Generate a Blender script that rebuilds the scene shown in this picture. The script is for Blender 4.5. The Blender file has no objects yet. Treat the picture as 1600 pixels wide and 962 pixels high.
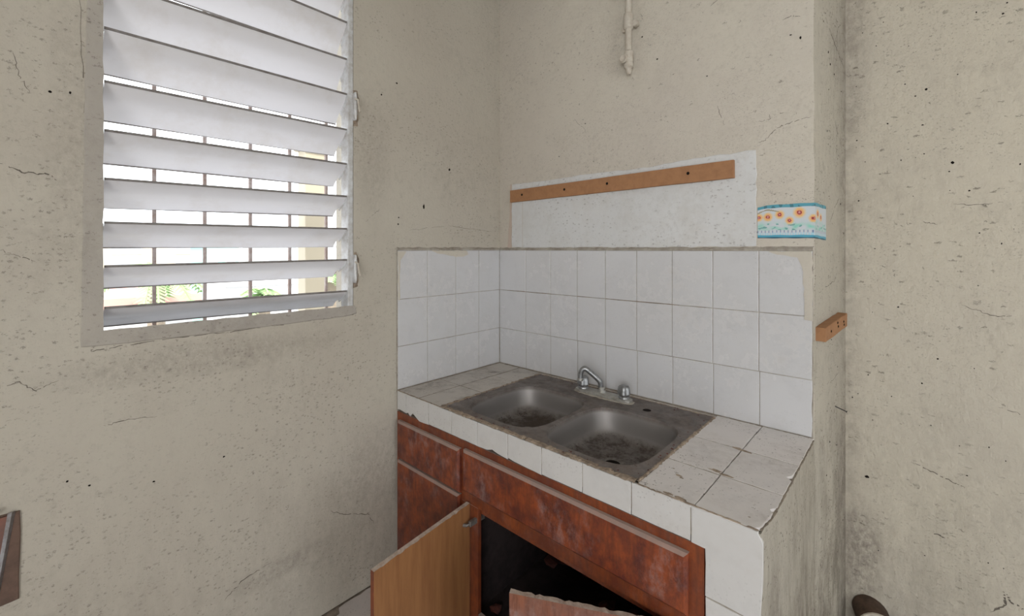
import bpy, bmesh, math, random
from mathutils import Vector, Matrix, noise
random.seed(7)
scn = bpy.context.scene
COL = scn.collection
R = math.radians

# ------------------------------------------------------------------ camera, sky, lights, exposure
cam = bpy.data.objects.new('camera', bpy.data.cameras.new('camera'))
COL.objects.link(cam)
cam.location = (0, 0, 1.5)
cam.rotation_euler = (R(90), 0, math.atan(630 / 685))
cam.data.sensor_width = 36
cam.data.lens = 36 * 685 / 1600
cam.data.shift_y = -0.0575
cam.data.clip_start = 0.02
cam.data.clip_end = 400
scn.camera = cam
scn.view_settings.view_transform = 'Standard'
scn.view_settings.look = 'None'
scn.view_settings.gamma = 1
scn.view_settings.exposure = 0.0

world = bpy.data.worlds.new('sky'); scn.world = world
world.use_nodes = True
wb = world.node_tree.nodes['Background']
wb.inputs[0].default_value = (0.90, 0.95, 1.0, 1)
wb.inputs[1].default_value = 3.4

def sun_light():
    l = bpy.data.lights.new('sun', 'SUN'); l.energy = 5.0; l.angle = R(3); l.color = (1, .95, .86)
    o = bpy.data.objects.new('sun', l); COL.objects.link(o)
    o.rotation_euler = (R(20), R(38), 0)
sun_light()

def area_light(name, loc, target, sx, sy, power, col):
    l = bpy.data.lights.new(name, 'AREA'); l.shape = 'RECTANGLE'; l.size = sx; l.size_y = sy
    l.energy = power; l.color = col
    o = bpy.data.objects.new(name, l); COL.objects.link(o); o.location = loc
    o.rotation_euler = (Vector(target) - Vector(loc)).to_track_quat('-Z', 'Y').to_euler()
# daylight coming in by the wide door opening behind the camera plus a weak fill lamp added on the right
area_light('door_daylight', (1.3, -2.32, 1.85), (-0.2, 2, 1.75), 1.8, 1.5, 43, (1.0, .965, .93))
area_light('side_fill', (2.85, 0.3, 1.35), (-1.8, 0.5, 1.2), 1.2, 2.0, 7, (1.0, .97, .93))  # added fill, no known source on this side

# ------------------------------------------------------------------ materials
def new_mat(name):
    m = bpy.data.materials.new(name); m.use_nodes = True
    nt = m.node_tree
    return m, nt, nt.nodes['Principled BSDF']
class G:
    """small node builder working on world position"""
    def __init__(s, nt):
        s.nt = nt
        s.pos = nt.nodes.new('ShaderNodeNewGeometry').outputs['Position']
    def n(s, t, **kw):
        nd = s.nt.nodes.new(t)
        for k, v in kw.items(): setattr(nd, k, v)
        return nd
    def l(s, a, b): s.nt.links.new(a, b)
    def put(s, sock, v):
        if isinstance(v, (int, float)): sock.default_value = v
        elif isinstance(v, tuple): sock.default_value = v if len(v) == 4 or sock.type == 'VECTOR' else (*v, 1)
        else: s.l(v, sock)
    def scale(s, sc, off=(0, 0, 0), vec=None):
        m = s.n('ShaderNodeMapping'); s.l(vec or s.pos, m.inputs[0])
        m.inputs['Scale'].default_value = sc; m.inputs['Location'].default_value = off
        return m.outputs[0]
    def noise(s, scale, detail=3, rough=.55, vec=None, dist=0):
        t = s.n('ShaderNodeTexNoise'); s.l(vec or s.pos, t.inputs['Vector'])
        t.inputs['Scale'].default_value = scale; t.inputs['Detail'].default_value = detail
        t.inputs['Roughness'].default_value = rough; t.inputs['Distortion'].default_value = dist
        return t.outputs[0]
    def voro(s, scale, feature='F1', vec=None, rnd=1):
        t = s.n('ShaderNodeTexVoronoi', feature=feature); s.l(vec or s.pos, t.inputs['Vector'])
        t.inputs['Scale'].default_value = scale; t.inputs['Randomness'].default_value = rnd
        return t.outputs['Distance']
    def spots(s, scale, r, keep, vec=None, wob=.85):
        '''small irregular flecks: a share (keep) of voronoi cells gets a blot of radius r cells'''
        v = vec or s.pos
        nz = s.n('ShaderNodeTexNoise'); s.l(v, nz.inputs['Vector']); nz.inputs['Scale'].default_value = scale * 3.2; nz.inputs['Detail'].default_value = 4
        a = s.n('ShaderNodeVectorMath', operation='SCALE'); s.l(nz.outputs['Color'], a.inputs[0]); a.inputs['Scale'].default_value = wob / scale * 2
        b = s.n('ShaderNodeVectorMath', operation='ADD'); s.l(v, b.inputs[0]); s.l(a.outputs[0], b.inputs[1])
        t = s.n('ShaderNodeTexVoronoi'); s.l(b.outputs[0], t.inputs['Vector']); t.inputs['Scale'].default_value = scale
        c = s.n('ShaderNodeSeparateColor'); s.l(t.outputs['Color'], c.inputs[0])
        rr = s.math('MULTIPLY', c.outputs[1], r)
        d = s.math('SUBTRACT', rr, t.outputs['Distance'])
        return s.math('MULTIPLY', s.step(d, 0, r * .25), s.step(c.outputs[0], 1 - keep, 1 - keep + .02))
    def step(s, v, a, b, lo=0., hi=1.):
        m = s.n('ShaderNodeMapRange'); m.clamp = True
        s.l(v, m.inputs[0]); m.inputs[1].default_value = a; m.inputs[2].default_value = b
        m.inputs[3].default_value = lo; m.inputs[4].default_value = hi
        return m.outputs[0]
    def math(s, op, a, b=0.):
        m = s.n('ShaderNodeMath', operation=op); s.put(m.inputs[0], a); s.put(m.inputs[1], b)
        return m.outputs[0]
    def mix(s, f, a, b, mode='MIX'):
        m = s.n('ShaderNodeMix', data_type='RGBA', blend_type=mode)
        s.put(m.inputs[0], f); s.put(m.inputs[6], a); s.put(m.inputs[7], b)
        return m.outputs[2]
    def xyz(s, v=None):
        x = s.n('ShaderNodeSeparateXYZ'); s.l(v or s.pos, x.inputs[0]); return x.outputs
    def warp(s, amp, scale):
        t = s.n('ShaderNodeTexNoise'); s.l(s.pos, t.inputs['Vector']); t.inputs['Scale'].default_value = scale
        a = s.n('ShaderNodeVectorMath', operation='SCALE'); s.l(t.outputs['Color'], a.inputs[0]); a.inputs['Scale'].default_value = amp
        b = s.n('ShaderNodeVectorMath', operation='ADD'); s.l(s.pos, b.inputs[0]); s.l(a.outputs[0], b.inputs[1])
        return b.outputs[0]
    def bump(s, bsdf, h, strength=.5, dist=.01, prev=None):
        b = s.n('ShaderNodeBump'); b.inputs['Strength'].default_value = strength; b.inputs['Distance'].default_value = dist
        s.l(h, b.inputs['Height'])
        if prev: s.l(prev, b.inputs['Normal'])
        s.l(b.outputs[0], bsdf.inputs['Normal'])
        return b.outputs[0]

def plaster(name, c1, c2, pit=.5, dirt=.3, low_dirt_shade=0., relief=.35, stretch=(1, 1, 1), corner=None, fleck=(1, 1, 1.5), stains=(), dense=.42):
    m, nt, b = new_mat(name); g = G(nt)
    v = g.scale(stretch)
    col = g.mix(g.step(g.noise(1.3, 4, .6), .35, .65), c1, c2)
    # brushed, blotchy paint
    col = g.mix(g.step(g.noise(9, 5, .7, v), .45, .75, 0, .30), col, (.46, .42, .36))
    # grey smudges
    sm = g.math('MULTIPLY', g.step(g.noise(2.1, 5, .65, g.scale((1, 1, 1), (4, 2, 9))), .52, .72), g.step(g.noise(22, 6, .75), .42, .68))
    col = g.mix(g.math('MULTIPLY', sm, dirt), col, (.17, .145, .125))
    # small dark flecks, gathered in groups
    grp = g.step(g.noise(2.6, 3, .6, g.scale((1, 1, 1), (7, 1, 3))), .38, .60)
    sp = g.math('MULTIPLY', g.spots(85, .46, dense, g.scale(fleck)), grp)
    sp2 = g.math('MULTIPLY', g.spots(170, .46, .40, g.scale(fleck)), g.step(g.noise(4.2, 3), .40, .62))
    sp3 = g.math('MULTIPLY', g.spots(38, .26, .14, g.scale(fleck)), .9)
    spk = g.math('MAXIMUM', g.math('MAXIMUM', sp, g.math('MULTIPLY', sp2, .7)), sp3)
    faint = g.math('MULTIPLY', g.step(g.noise(38, 5, .75, v), .50, .66), g.step(g.noise(3.4, 4, .6, g.scale((1, 1, 1), (2, 8, 5))), .40, .66))
    col = g.mix(g.math('MULTIPLY', faint, pit * .42), col, (.20, .17, .14))
    col = g.mix(g.math('MULTIPLY', spk, pit), col, (.12, .10, .085))
    x = g.xyz()
    if low_dirt_shade:  # grime towards the floor, with the dimmer light low down painted in
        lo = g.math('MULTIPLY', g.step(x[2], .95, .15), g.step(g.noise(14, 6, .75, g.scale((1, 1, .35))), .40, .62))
        col = g.mix(g.math('MULTIPLY', lo, low_dirt_shade), col, (.12, .10, .08))
    for ax, cu, cz, ru, rz, st in stains:      # patches of old grime: centre, radii, strength
        du = g.math('DIVIDE', g.math('SUBTRACT', x[ax], cu), ru); dz = g.math('DIVIDE', g.math('SUBTRACT', x[2], cz), rz)
        q = g.math('ADD', g.math('MULTIPLY', du, du), g.math('MULTIPLY', dz, dz))
        q = g.math('ADD', q, g.math('MULTIPLY', g.math('SUBTRACT', g.noise(7, 4), .5), 1.2))
        e = g.math('MULTIPLY', g.step(q, 1.0, .1), g.step(g.noise(48, 6, .78, v), .40, .60, .12, 1))
        col = g.mix(g.math('MULTIPLY', e, st), col, (.16, .135, .12))
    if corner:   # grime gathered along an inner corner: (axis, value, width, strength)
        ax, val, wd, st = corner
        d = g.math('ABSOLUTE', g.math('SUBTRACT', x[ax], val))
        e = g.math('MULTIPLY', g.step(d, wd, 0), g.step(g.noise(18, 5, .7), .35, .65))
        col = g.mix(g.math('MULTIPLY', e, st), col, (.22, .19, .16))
    g.l(col, b.inputs['Base Color']); b.inputs['Roughness'].default_value = .82
    b.inputs['Specular IOR Level'].default_value = .25
    h = g.math('ADD', g.math('MULTIPLY', g.noise(7, 5, .6), .8), g.math('MULTIPLY', g.noise(45, 5, .6, v), .35))
    h = g.math('SUBTRACT', h, g.math('MULTIPLY', spk, .35))
    g.bump(b, h, relief, .02)
    return m

def tile_mat(name, base, stain, stain_amt=.3, speck=.4, rough=.18):
    m, nt, b = new_mat(name); g = G(nt)
    oi = g.n('ShaderNodeObjectInfo')
    col = g.mix(g.step(oi.outputs['Random'], 0, 1, 0, .18), base, (.50, .50, .50))
    vein = g.step(g.noise(11, 6, .7, g.warp(.1, 4)), .5, .72, 0, .22)
    col = g.mix(vein, col, (.42, .42, .43))
    st = g.math('MULTIPLY', g.step(g.noise(3.5, 5, .7), .46, .66), g.step(g.noise(26, 5, .75), .38, .68))
    col = g.mix(g.math('MULTIPLY', st, stain_amt), col, stain)
    sp = g.math('MAXIMUM', g.math('MULTIPLY', g.spots(150, .42, .40), g.step(g.noise(5, 3), .46, .62)), g.spots(50, .24, .06 if speck < .5 else .25))
    col = g.mix(g.math('MULTIPLY', sp, speck), col, (.09, .075, .06))
    g.l(col, b.inputs['Base Color'])
    g.l(g.step(st, 0, 1, rough, .6), b.inputs['Roughness'])
    g.bump(b, g.noise(9, 3), .10, .01)
    return m

def wood_red(name, c1, c2, dusty=.35, grain=(1, 1, .12)):
    m, nt, b = new_mat(name); g = G(nt)
    col = g.mix(g.step(g.noise(17, 7, .74, g.scale((1, 1, .75))), .38, .62), c1, c2)
    col = g.mix(g.step(g.noise(110, 3, .6, g.scale(grain)), .45, .68, 0, .55), col, (.10, .032, .016))
    du = g.math('MULTIPLY', g.step(g.noise(5, 5, .7), .46, .64), g.step(g.noise(34, 6, .75, g.scale((1, 1, .6))), .47, .68))
    col = g.mix(g.math('MULTIPLY', du, dusty), col, (.36, .27, .26))
    # settled dust on upward faces
    nz = g.xyz(g.n('ShaderNodeNewGeometry').outputs['Normal'])[2]
    col = g.mix(g.step(nz, .35, .75, 0, .88), col, (.40, .33, .29))
    g.l(col, b.inputs['Base Color'])
    g.l(g.step(du, 0, 1, .42, .75), b.inputs['Roughness'])
    g.bump(b, g.noise(120, 4, .6, g.scale(grain)), .12, .004)
    return m

def simple(name, c, rough=.6, metal=0., c2=None, sc=20, lo=.4, hi=.65, bump=0., stretch=(1, 1, 1), spec=.5):
    m, nt, b = new_mat(name); g = G(nt)
    b.inputs['Roughness'].default_value = rough; b.inputs['Metallic'].default_value = metal
    b.inputs['Specular IOR Level'].default_value = spec
    v = g.scale(stretch)
    if c2: g.l(g.mix(g.step(g.noise(sc, 5, .68, v), lo, hi), c, c2), b.inputs['Base Color'])
    else:
        g.l(g.mix(g.step(g.noise(8, 4), .35, .7, 0, .12), c, tuple(k * .8 for k in c)), b.inputs['Base Color'])
    if bump: g.bump(b, g.noise(sc * 2, 5, .65, v), bump, .01)
    return m

def steel_mat():
    m, nt, b = new_mat('stained_steel'); g = G(nt)
    x = g.xyz()
    flat = g.step(x[2], .826, .836)                       # the deck, caked with scale and mortar
    low = g.step(x[2], .762, .738)                        # sediment on the basin floors
    d1 = g.step(g.noise(13, 6, .72), .30, .62, .35, .95)
    dirt = g.math('MULTIPLY', g.math('MAXIMUM', g.math('MULTIPLY', flat, .95), g.math('MULTIPLY', low, .8)), d1)
    # rust and sediment patch in the left basin
    px = g.math('ADD', x[0], 1.20); py = g.math('SUBTRACT', x[1], 1.47)
    rr = g.math('ADD', g.math('MULTIPLY', px, px), g.math('MULTIPLY', py, py))
    rad = g.math('ADD', rr, g.math('MULTIPLY', g.math('SUBTRACT', g.noise(20, 4), .5), .02))
    patch = g.math('MULTIPLY', g.step(rad, .016, .006), g.step(x[2], .765, .740))
    col = g.mix(dirt, (.31, .295, .29), g.mix(g.step(g.noise(30, 5, .7), .4, .66), (.155, .122, .105), (.075, .058, .050)))
    sed = g.math('MULTIPLY', low, g.step(g.noise(24, 6, .78), .47, .60))
    col = g.mix(g.math('MULTIPLY', sed, .75), col, (.07, .055, .045))
    col = g.mix(g.math('MULTIPLY', g.math('MULTIPLY', low, g.spots(120, .45, .5)), .9), col, (.03, .022, .018))
    col = g.mix(g.math('MULTIPLY', patch, .9), col, (.045, .028, .018))
    ru = g.math('MULTIPLY', g.step(g.noise(48, 4, .7), .66, .72), g.math('MAXIMUM', flat, low))
    col = g.mix(ru, col, (.06, .025, .012))
    g.l(col, b.inputs['Base Color'])
    met = g.math('SUBTRACT', .92, g.math('MAXIMUM', g.math('MULTIPLY', dirt, .8), patch))
    g.l(met, b.inputs['Metallic'])
    g.l(g.step(dirt, 0, 1, .55, .75), b.inputs['Roughness'])
    g.bump(b, g.noise(60, 5, .7), .08, .004)
    return m

M = {}
M['wall_left'] = plaster('cream_plaster_left', (.51, .475, .405), (.465, .425, .36), pit=.5, dirt=.35, low_dirt_shade=.15, relief=.32, stretch=(1, 1, .8), stains=[(1, .42, 1.13, .48, .07, .30), (1, .08, 1.9, .07, .5, .25), (1, .62, .28, .22, .06, .35), (1, 1.05, .5, .3, .3, .25), (1, 1.02, 1.9, .10, .35, .22)])  # greyed base takes in window glare; lower part painted darker for dim light
M['wall_back'] = plaster('cream_plaster_back', (.57, .53, .455), (.535, .49, .43), pit=.6, dirt=.22, relief=.42)
M['wall_end'] = plaster('grimy_plaster_end', (.50, .465, .39), (.45, .42, .36), pit=.9, dirt=.75, low_dirt_shade=.75, relief=.5, stretch=(1, 1, .45), stains=[(1, 1.27, .45, .10, .26, .65), (1, 1.55, .25, .2, .25, .4), (1, 2.16, .55, .10, .35, .6), (1, 2.1, 2.25, .1, .15, .4)], corner=(1, 2.227, .10, .7))
M['wall_right'] = plaster('pitted_plaster_right', (.565, .52, .43), (.53, .49, .415), dense=.17, stains=[(0, -.17, .25, .09, .28, .7), (0, -.19, 2.3, .08, .4, .35)], pit=.48, dirt=.25, low_dirt_shade=.25, relief=.7, fleck=(.6, 1, 1.25), stretch=(1, 1, .6), corner=(0, -.2, .07, .45))
M['ceiling'] = plaster('ceiling_paint', (.60, .58, .53), (.57, .55, .5), pit=.2, dirt=.1)
M['patch'] = plaster('white_patch_plaster', (.67, .675, .675), (.62, .625, .625), pit=.5, dirt=.12, relief=.35)
M['peach'] = plaster('peach_old_paint', (.56, .42, .35), (.50, .43, .37), pit=.3, dirt=.2)
M['smear'] = plaster('cream_paint_smear', (.58, .54, .46), (.54, .50, .44), pit=.2, dirt=.1, relief=.2)
M['trim'] = plaster('grey_window_trim', (.42, .39, .345), (.385, .355, .32), pit=.5, dirt=.6, relief=.35)
M['grout'] = simple('dirty_grout', (.30, .255, .205), .9, c2=(.17, .14, .115), sc=30, bump=.3)
M['grout_light'] = simple('pale_grout', (.42, .39, .34), .9, c2=(.25, .215, .18), sc=12, bump=.3)
M['mortar'] = simple('old_mortar', (.40, .32, .245), .95, c2=(.19, .145, .11), sc=35, bump=.8)
M['stain_joint'] = simple('stained_joint', (.30, .21, .13), .9, c2=(.13, .09, .06), sc=40)
M['tile'] = tile_mat('white_wall_tile', (.60, .60, .615), (.42, .36, .29), .22, .25, .16)
M['tile_top'] = tile_mat('worn_counter_tile', (.75, .715, .70), (.33, .29, .26), .5, .9, .4)
M['tile_dirty'] = tile_mat('grimy_counter_tile', (.54, .50, .455), (.13, .105, .09), 1.0, .7, .6)
M['tile_front'] = tile_mat('white_edge_tile', (.62, .61, .60), (.42, .38, .33), .3, .35, .3)
M['tile_floor'] = tile_mat('dull_floor_tile', (.58, .54, .52), (.24, .21, .18), .5, .5, .5)
M['wood'] = wood_red('red_stained_wood', (.27, .060, .018), (.095, .022, .016), .55)
M['wood_side'] = wood_red('red_stained_frame', (.24, .058, .016), (.13, .030, .014), .2)
M['wood_dusty'] = wood_red('red_dusty_board', (.25, .09, .05), (.19, .085, .06), .95)
M['ply'] = simple('bare_plywood', (.33, .155, .06), .55, c2=(.25, .108, .042), sc=14, bump=.06, stretch=(2.5, 2.5, .22))
M['ply_edge'] = simple('chipped_board_edge', (.50, .42, .36), .9, c2=(.38, .29, .24), sc=50, bump=.4)
M['bar'] = simple('brown_hardboard', (.37, .185, .085), .7, c2=(.31, .15, .07), sc=30, bump=.15)
M['hole'] = simple('dark_hole', (.012, .009, .008), .95, spec=.1)
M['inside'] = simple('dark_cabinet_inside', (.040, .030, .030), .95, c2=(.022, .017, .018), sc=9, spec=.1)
M['steel'] = steel_mat()
M['chrome'] = simple('dull_chrome', (.36, .37, .38), .36, .85, c2=(.22, .22, .22), sc=60)
M['scale'] = simple('limescaled_metal', (.48, .48, .46), .42, .6, c2=(.36, .34, .30), sc=60, bump=.3)
M['hinge'] = simple('dull_hinge_metal', (.25, .235, .22), .55, .6, c2=(.12, .10, .09), sc=60)
M['slat'] = simple('white_louvre_paint', (.70, .69, .71), .45, c2=(.60, .57, .55), sc=5, lo=.5, hi=.8)
M['lip'] = simple('dark_louvre_edge', (.22, .205, .195), .7, c2=(.15, .13, .12), sc=30)  # darker grey than the slats, runs along both long edges
M['alu'] = simple('painted_window_metal', (.62, .63, .64), .45, .1, c2=(.45, .43, .41), sc=30)
M['rustbar'] = simple('rusty_grille', (.42, .36, .34), .9, c2=(.30, .22, .19), sc=40, bump=.4)  # rust colour paled, window glare put into it
M['pipe'] = simple('cream_painted_pipe', (.55, .51, .44), .6, c2=(.47, .41, .34), sc=40, bump=.3)
M['rust'] = simple('rusty_sheet', (.16, .10, .075), .8, .2, c2=(.10, .065, .05), sc=14, bump=.2)
M['rust_red'] = simple('red_rusty_sheet', (.22, .10, .075), .85, c2=(.13, .085, .075), sc=9, bump=.2)
M['silver'] = simple('bare_metal_rim', (.38, .38, .40), .45, .7, c2=(.22, .2, .19), sc=30)
M['nail'] = simple('black_nail', (.02, .02, .022), .5, .6)
M['crack'] = simple('crack_dark', (.10, .085, .07), .95, c2=(.2, .175, .145), sc=60)
M['rubble'] = simple('red_rubble', (.12, .03, .02), .9, c2=(.05, .02, .02), sc=30)
M['brownpipe'] = simple('brown_pipe_inside', (.10, .06, .04), .8, c2=(.05, .03, .02), sc=20)
# outdoors
M['pale_building'] = simple('pale_facade', (.62, .62, .62), .9)
M['cream_building'] = simple('cream_facade', (.62, .56, .46), .9)
M['turq'] = simple('turquoise_facade', (.36, .66, .60), .9)
M['roof'] = simple('pink_roof', (.55, .33, .28), .9)
M['win_dark'] = simple('far_window', (.40, .41, .43), .5)
M['leaf'] = simple('palm_leaf', (.22, .36, .14), .7, c2=(.32, .44, .22), sc=3)
M['trunk'] = simple('palm_trunk', (.25, .2, .15), .9)
M['ground'] = simple('street_ground', (.40, .39, .37), .95)
M['column'] = simple('cream_column', (.46, .41, .32), .9)

# ------------------------------------------------------------------ mesh helpers
def obj(name, bm, mat, parent=None, smooth=True, angle=35, kind=None):
    me = bpy.data.meshes.new(name)
    bmesh.ops.recalc_face_normals(bm, faces=bm.faces)
    bm.to_mesh(me); bm.free()
    for k in (mat if isinstance(mat, list) else [mat]): me.materials.append(k)
    if smooth:
        me.polygons.foreach_set('use_smooth', [True] * len(me.polygons))
        me.set_sharp_from_angle(angle=R(angle))
    o = bpy.data.objects.new(name, me); COL.objects.link(o)
    if parent:
        o.parent = parent
        o.matrix_parent_inverse = parent_world(parent).inverted()
    if kind: o['kind'] = kind
    return o
def parent_world(p):
    m = Matrix.LocRotScale(p.location, p.rotation_euler, p.scale)
    if p.parent: return parent_world(p.parent) @ p.matrix_parent_inverse @ m
    return m
def thing(name, label, cat, loc, group=None):
    o = bpy.data.objects.new(name, None); COL.objects.link(o); o.location = loc
    o.empty_display_size = .05
    o['label'] = label; o['category'] = cat
    if group: o['group'] = group
    return o
def tag(o, label, cat, group=None):
    o['label'] = label; o['category'] = cat
    if group: o['group'] = group
    return o
def struct(o, label, cat):
    o['kind'] = 'structure'; o['label'] = label; o['category'] = cat; return o

def box(bm, x0, x1, y0, y1, z0, z1, bev=0., segs=1):
    vs = [bm.verts.new((x, y, z)) for x in (x0, x1) for y in (y0, y1) for z in (z0, z1)]
    fs = [(0, 1, 3, 2), (4, 6, 7, 5), (0, 4, 5, 1), (2, 3, 7, 6), (0, 2, 6, 4), (1, 5, 7, 3)]
    nf = [bm.faces.new([vs[i] for i in f]) for f in fs]
    if bev:
        es = list({e for f in nf for e in f.edges})
        bmesh.ops.bevel(bm, geom=es, offset=bev, segments=segs, affect='EDGES', profile=.5)
    return vs
def B(*a, **k):
    bm = bmesh.new(); box(bm, *a, **k); return bm
def tube(bm, pts, rad, n=12, cap=True):
    """round tube along a polyline; rad may be a list"""
    pts = [Vector(p) for p in pts]
    rr = rad if isinstance(rad, (list, tuple)) else [rad] * len(pts)
    rings = []; up = None
    for i, p in enumerate(pts):
        if i == 0: d = pts[1] - p
        elif i == len(pts) - 1: d = p - pts[i - 1]
        else: d = (pts[i + 1] - p).normalized() + (p - pts[i - 1]).normalized()
        d.normalize()
        if up is None:
            up = d.orthogonal().normalized()
        up = (up - d * up.dot(d)).normalized(); s = d.cross(up)
        rings.append([bm.verts.new(p + (up * math.cos(2 * math.pi * k / n) + s * math.sin(2 * math.pi * k / n)) * rr[i]) for k in range(n)])
    for a, b in zip(rings, rings[1:]):
        for k in range(n): bm.faces.new((a[k], a[(k + 1) % n], b[(k + 1) % n], b[k]))
    if cap:
        bm.faces.new(rings[0][::-1]); bm.faces.new(rings[-1])
def smooth_path(pts, k=6):
    out = []; P = [Vector(p) for p in pts]
    for i in range(len(P) - 1):
        p0 = P[max(i - 1, 0)]; p1 = P[i]; p2 = P[i + 1]; p3 = P[min(i + 2, len(P) - 1)]
        for j in range(k):
            t = j / k
            out.append(.5 * ((2 * p1) + (p2 - p0) * t + (2 * p0 - 5 * p1 + 4 * p2 - p3) * t * t + (3 * p1 - p0 - 3 * p2 + p3) * t ** 3))
    out.append(P[-1]); return out
def lathe(bm, prof, c, axis='z', n=20):
    """prof: (r, h) pairs about an axis through c"""
    rings = []
    for r, h in prof:
        ring = []
        for k in range(n):
            a = 2 * math.pi * k / n; u, v = r * math.cos(a), r * math.sin(a)
            p = {'z': (u, v, h), 'y': (u, h, v), 'x': (h, u, v)}[axis]
            ring.append(bm.verts.new(Vector(c) + Vector(p)))
        rings.append(ring)
    for a, b in zip(rings, rings[1:]):
        for k in range(n): bm.faces.new((a[k], a[(k + 1) % n], b[(k + 1) % n], b[k]))
    bm.faces.new(rings[0][::-1]); bm.faces.new(rings[-1])
def slab(bm, outline, place, t0, t1, inset=.0012):
    """outline (u,v) points; place(u,v,h) -> 3d; from height t0 to t1 with a chamfered upper edge"""
    cu = sum(p[0] for p in outline) / len(outline); cv = sum(p[1] for p in outline) / len(outline)
    def ins(p, d):
        du, dv = p[0] - cu, p[1] - cv
        return (p[0] - math.copysign(min(d, abs(du)), du), p[1] - math.copysign(min(d, abs(dv)), dv))
    a = [bm.verts.new(place(*p, t0)) for p in outline]
    b = [bm.verts.new(place(*p, t1 - inset * .8)) for p in outline]
    c = [bm.verts.new(place(*ins(p, inset), t1)) for p in outline]
    n = len(outline)
    for r, s in ((a, b), (b, c)):
        for k in range(n): bm.faces.new((r[k], r[(k + 1) % n], s[(k + 1) % n], s[k]))
    bm.faces.new(c); bm.faces.new(a[::-1])
def rag(pts, step=.02, amp=.003, seed=0, closed=True):
    """subdivide an outline and roughen it"""
    rd = random.Random(seed); out = []
    n = len(pts)
    for i in range(n if closed else n - 1):
        p, q = pts[i], pts[(i + 1) % n]
        L = math.hypot(q[0] - p[0], q[1] - p[1]); k = max(1, int(L / step))
        for j in range(k):
            t = j / k
            out.append((p[0] + (q[0] - p[0]) * t + rd.uniform(-amp, amp), p[1] + (q[1] - p[1]) * t + rd.uniform(-amp, amp)))
    if not closed: out.append(pts[-1])
    return out
def uneven(bm, amp, freq, cuts_len=.06, bev=.006):
    """bevel hard edges, cut the large faces into a grid and push them slightly out of true"""
    es = [e for e in bm.edges if len(e.link_faces) == 2 and e.calc_face_angle(0) > .5]
    if bev: bmesh.ops.bevel(bm, geom=es, offset=bev, segments=2, affect='EDGES', profile=.6)
def grid_wall(name, corners_fn, nu, nv, amp, mat, hole=None):
    pass

PX = lambda u, v, h: (-1.79 + h, u, v)          # on the left wall
PY = lambda u, v, h: (u, 1.84 - h, v)           # on the back wall
# end face of the back wall, slightly out of square
E0 = Vector((-.26, 1.84, 0)); E1 = Vector((-.208, 2.227, 0)); ED = (E1 - E0).normalized(); EN = Vector((ED.y, -ED.x, 0))
PE = lambda u, v, h: tuple(E0 + ED * u + EN * h + Vector((0, 0, v)))
PR = lambda u, v, h: (u, 2.227 - h, v)

def panel(bm, place, us, vs, skip=None, amp=.0015, freq=3.):
    """grid of quads on a wall face with gentle unevenness"""
    g = {}
    for i, u in enumerate(us):
        for j, v in enumerate(vs):
            edge = i in (0, len(us) - 1) or j in (0, len(vs) - 1)
            p = Vector(place(u, v, 0))
            h = 0 if edge else amp * noise.noise(p * freq) * 2 + amp * .5 * noise.noise(p * freq * 4)
            g[i, j] = bm.verts.new(place(u, v, h))
    for i in range(len(us) - 1):
        for j in range(len(vs) - 1):
            if skip and skip(us[i], us[i + 1], vs[j], vs[j + 1]): continue
            bm.faces.new((g[i, j], g[i + 1, j], g[i + 1, j + 1], g[i, j + 1]))
def lin(a, b, n): return [a + (b - a) * i / n for i in range(n + 1)]

H = 2.95
# ------------------------------------------------------------------ structure
# left wall with the window opening (y .11-.93, z 1.235-2.78)
wy0, wy1, wz0, wz1 = .112, .932, 1.215, 2.78
bm = bmesh.new()
box(bm, -1.95, -1.79, -2.5, wy0, 0, H)
box(bm, -1.95, -1.79, wy1, 2.5, 0, H)
box(bm, -1.95, -1.79, wy0, wy1, 0, wz0)
box(bm, -1.95, -1.79, wy0, wy1, wz1, H)
bmesh.ops.remove_doubles(bm, verts=bm.verts, dist=1e-5)
# drop the inner faces between the four blocks
kill = [f for f in bm.faces if abs(f.normal.x) < .1 and False]
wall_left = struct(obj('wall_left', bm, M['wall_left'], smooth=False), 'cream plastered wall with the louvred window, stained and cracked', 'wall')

# back wall (ends at a pier whose end face is out of square)
bm = bmesh.new()
ol = [(-1.79, 1.84), (-.266, 1.84), (-.2605, 1.8415), (-.2585, 1.846), (-.208, 2.227), (-.208, 2.5), (-1.79, 2.5)]
zs = lin(0, H, 59)
rings = []
rd = random.Random(3)
for z in zs:
    jit = rd.uniform(-.0022, .0016) + .002 * noise.noise(Vector((3, 1, z * 3)))
    rings.append([bm.verts.new((x + (jit if 1 <= i <= 3 else 0), y, z)) for i, (x, y) in enumerate(ol)])
for a, b in zip(rings, rings[1:]):
    for k in range(len(ol)):
        f = bm.faces.new((a[k], a[(k + 1) % len(ol)], b[(k + 1) % len(ol)], b[k]))
        if k in (2, 3): f.material_index = 1
bm.faces.new(rings[0][::-1]); bm.faces.new(rings[-1])
wall_back = struct(obj('wall_back', bm, [M['wall_back'], M['wall_end']]), 'cream plastered wall behind the sink, with its narrow grimy end face', 'wall')

wall_right = struct(obj('wall_right', B(-.208, 2.75, 2.227, 2.4, 0, H), M['wall_right'], smooth=False), 'rough pitted cream wall on the right of the sink recess', 'wall')
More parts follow.
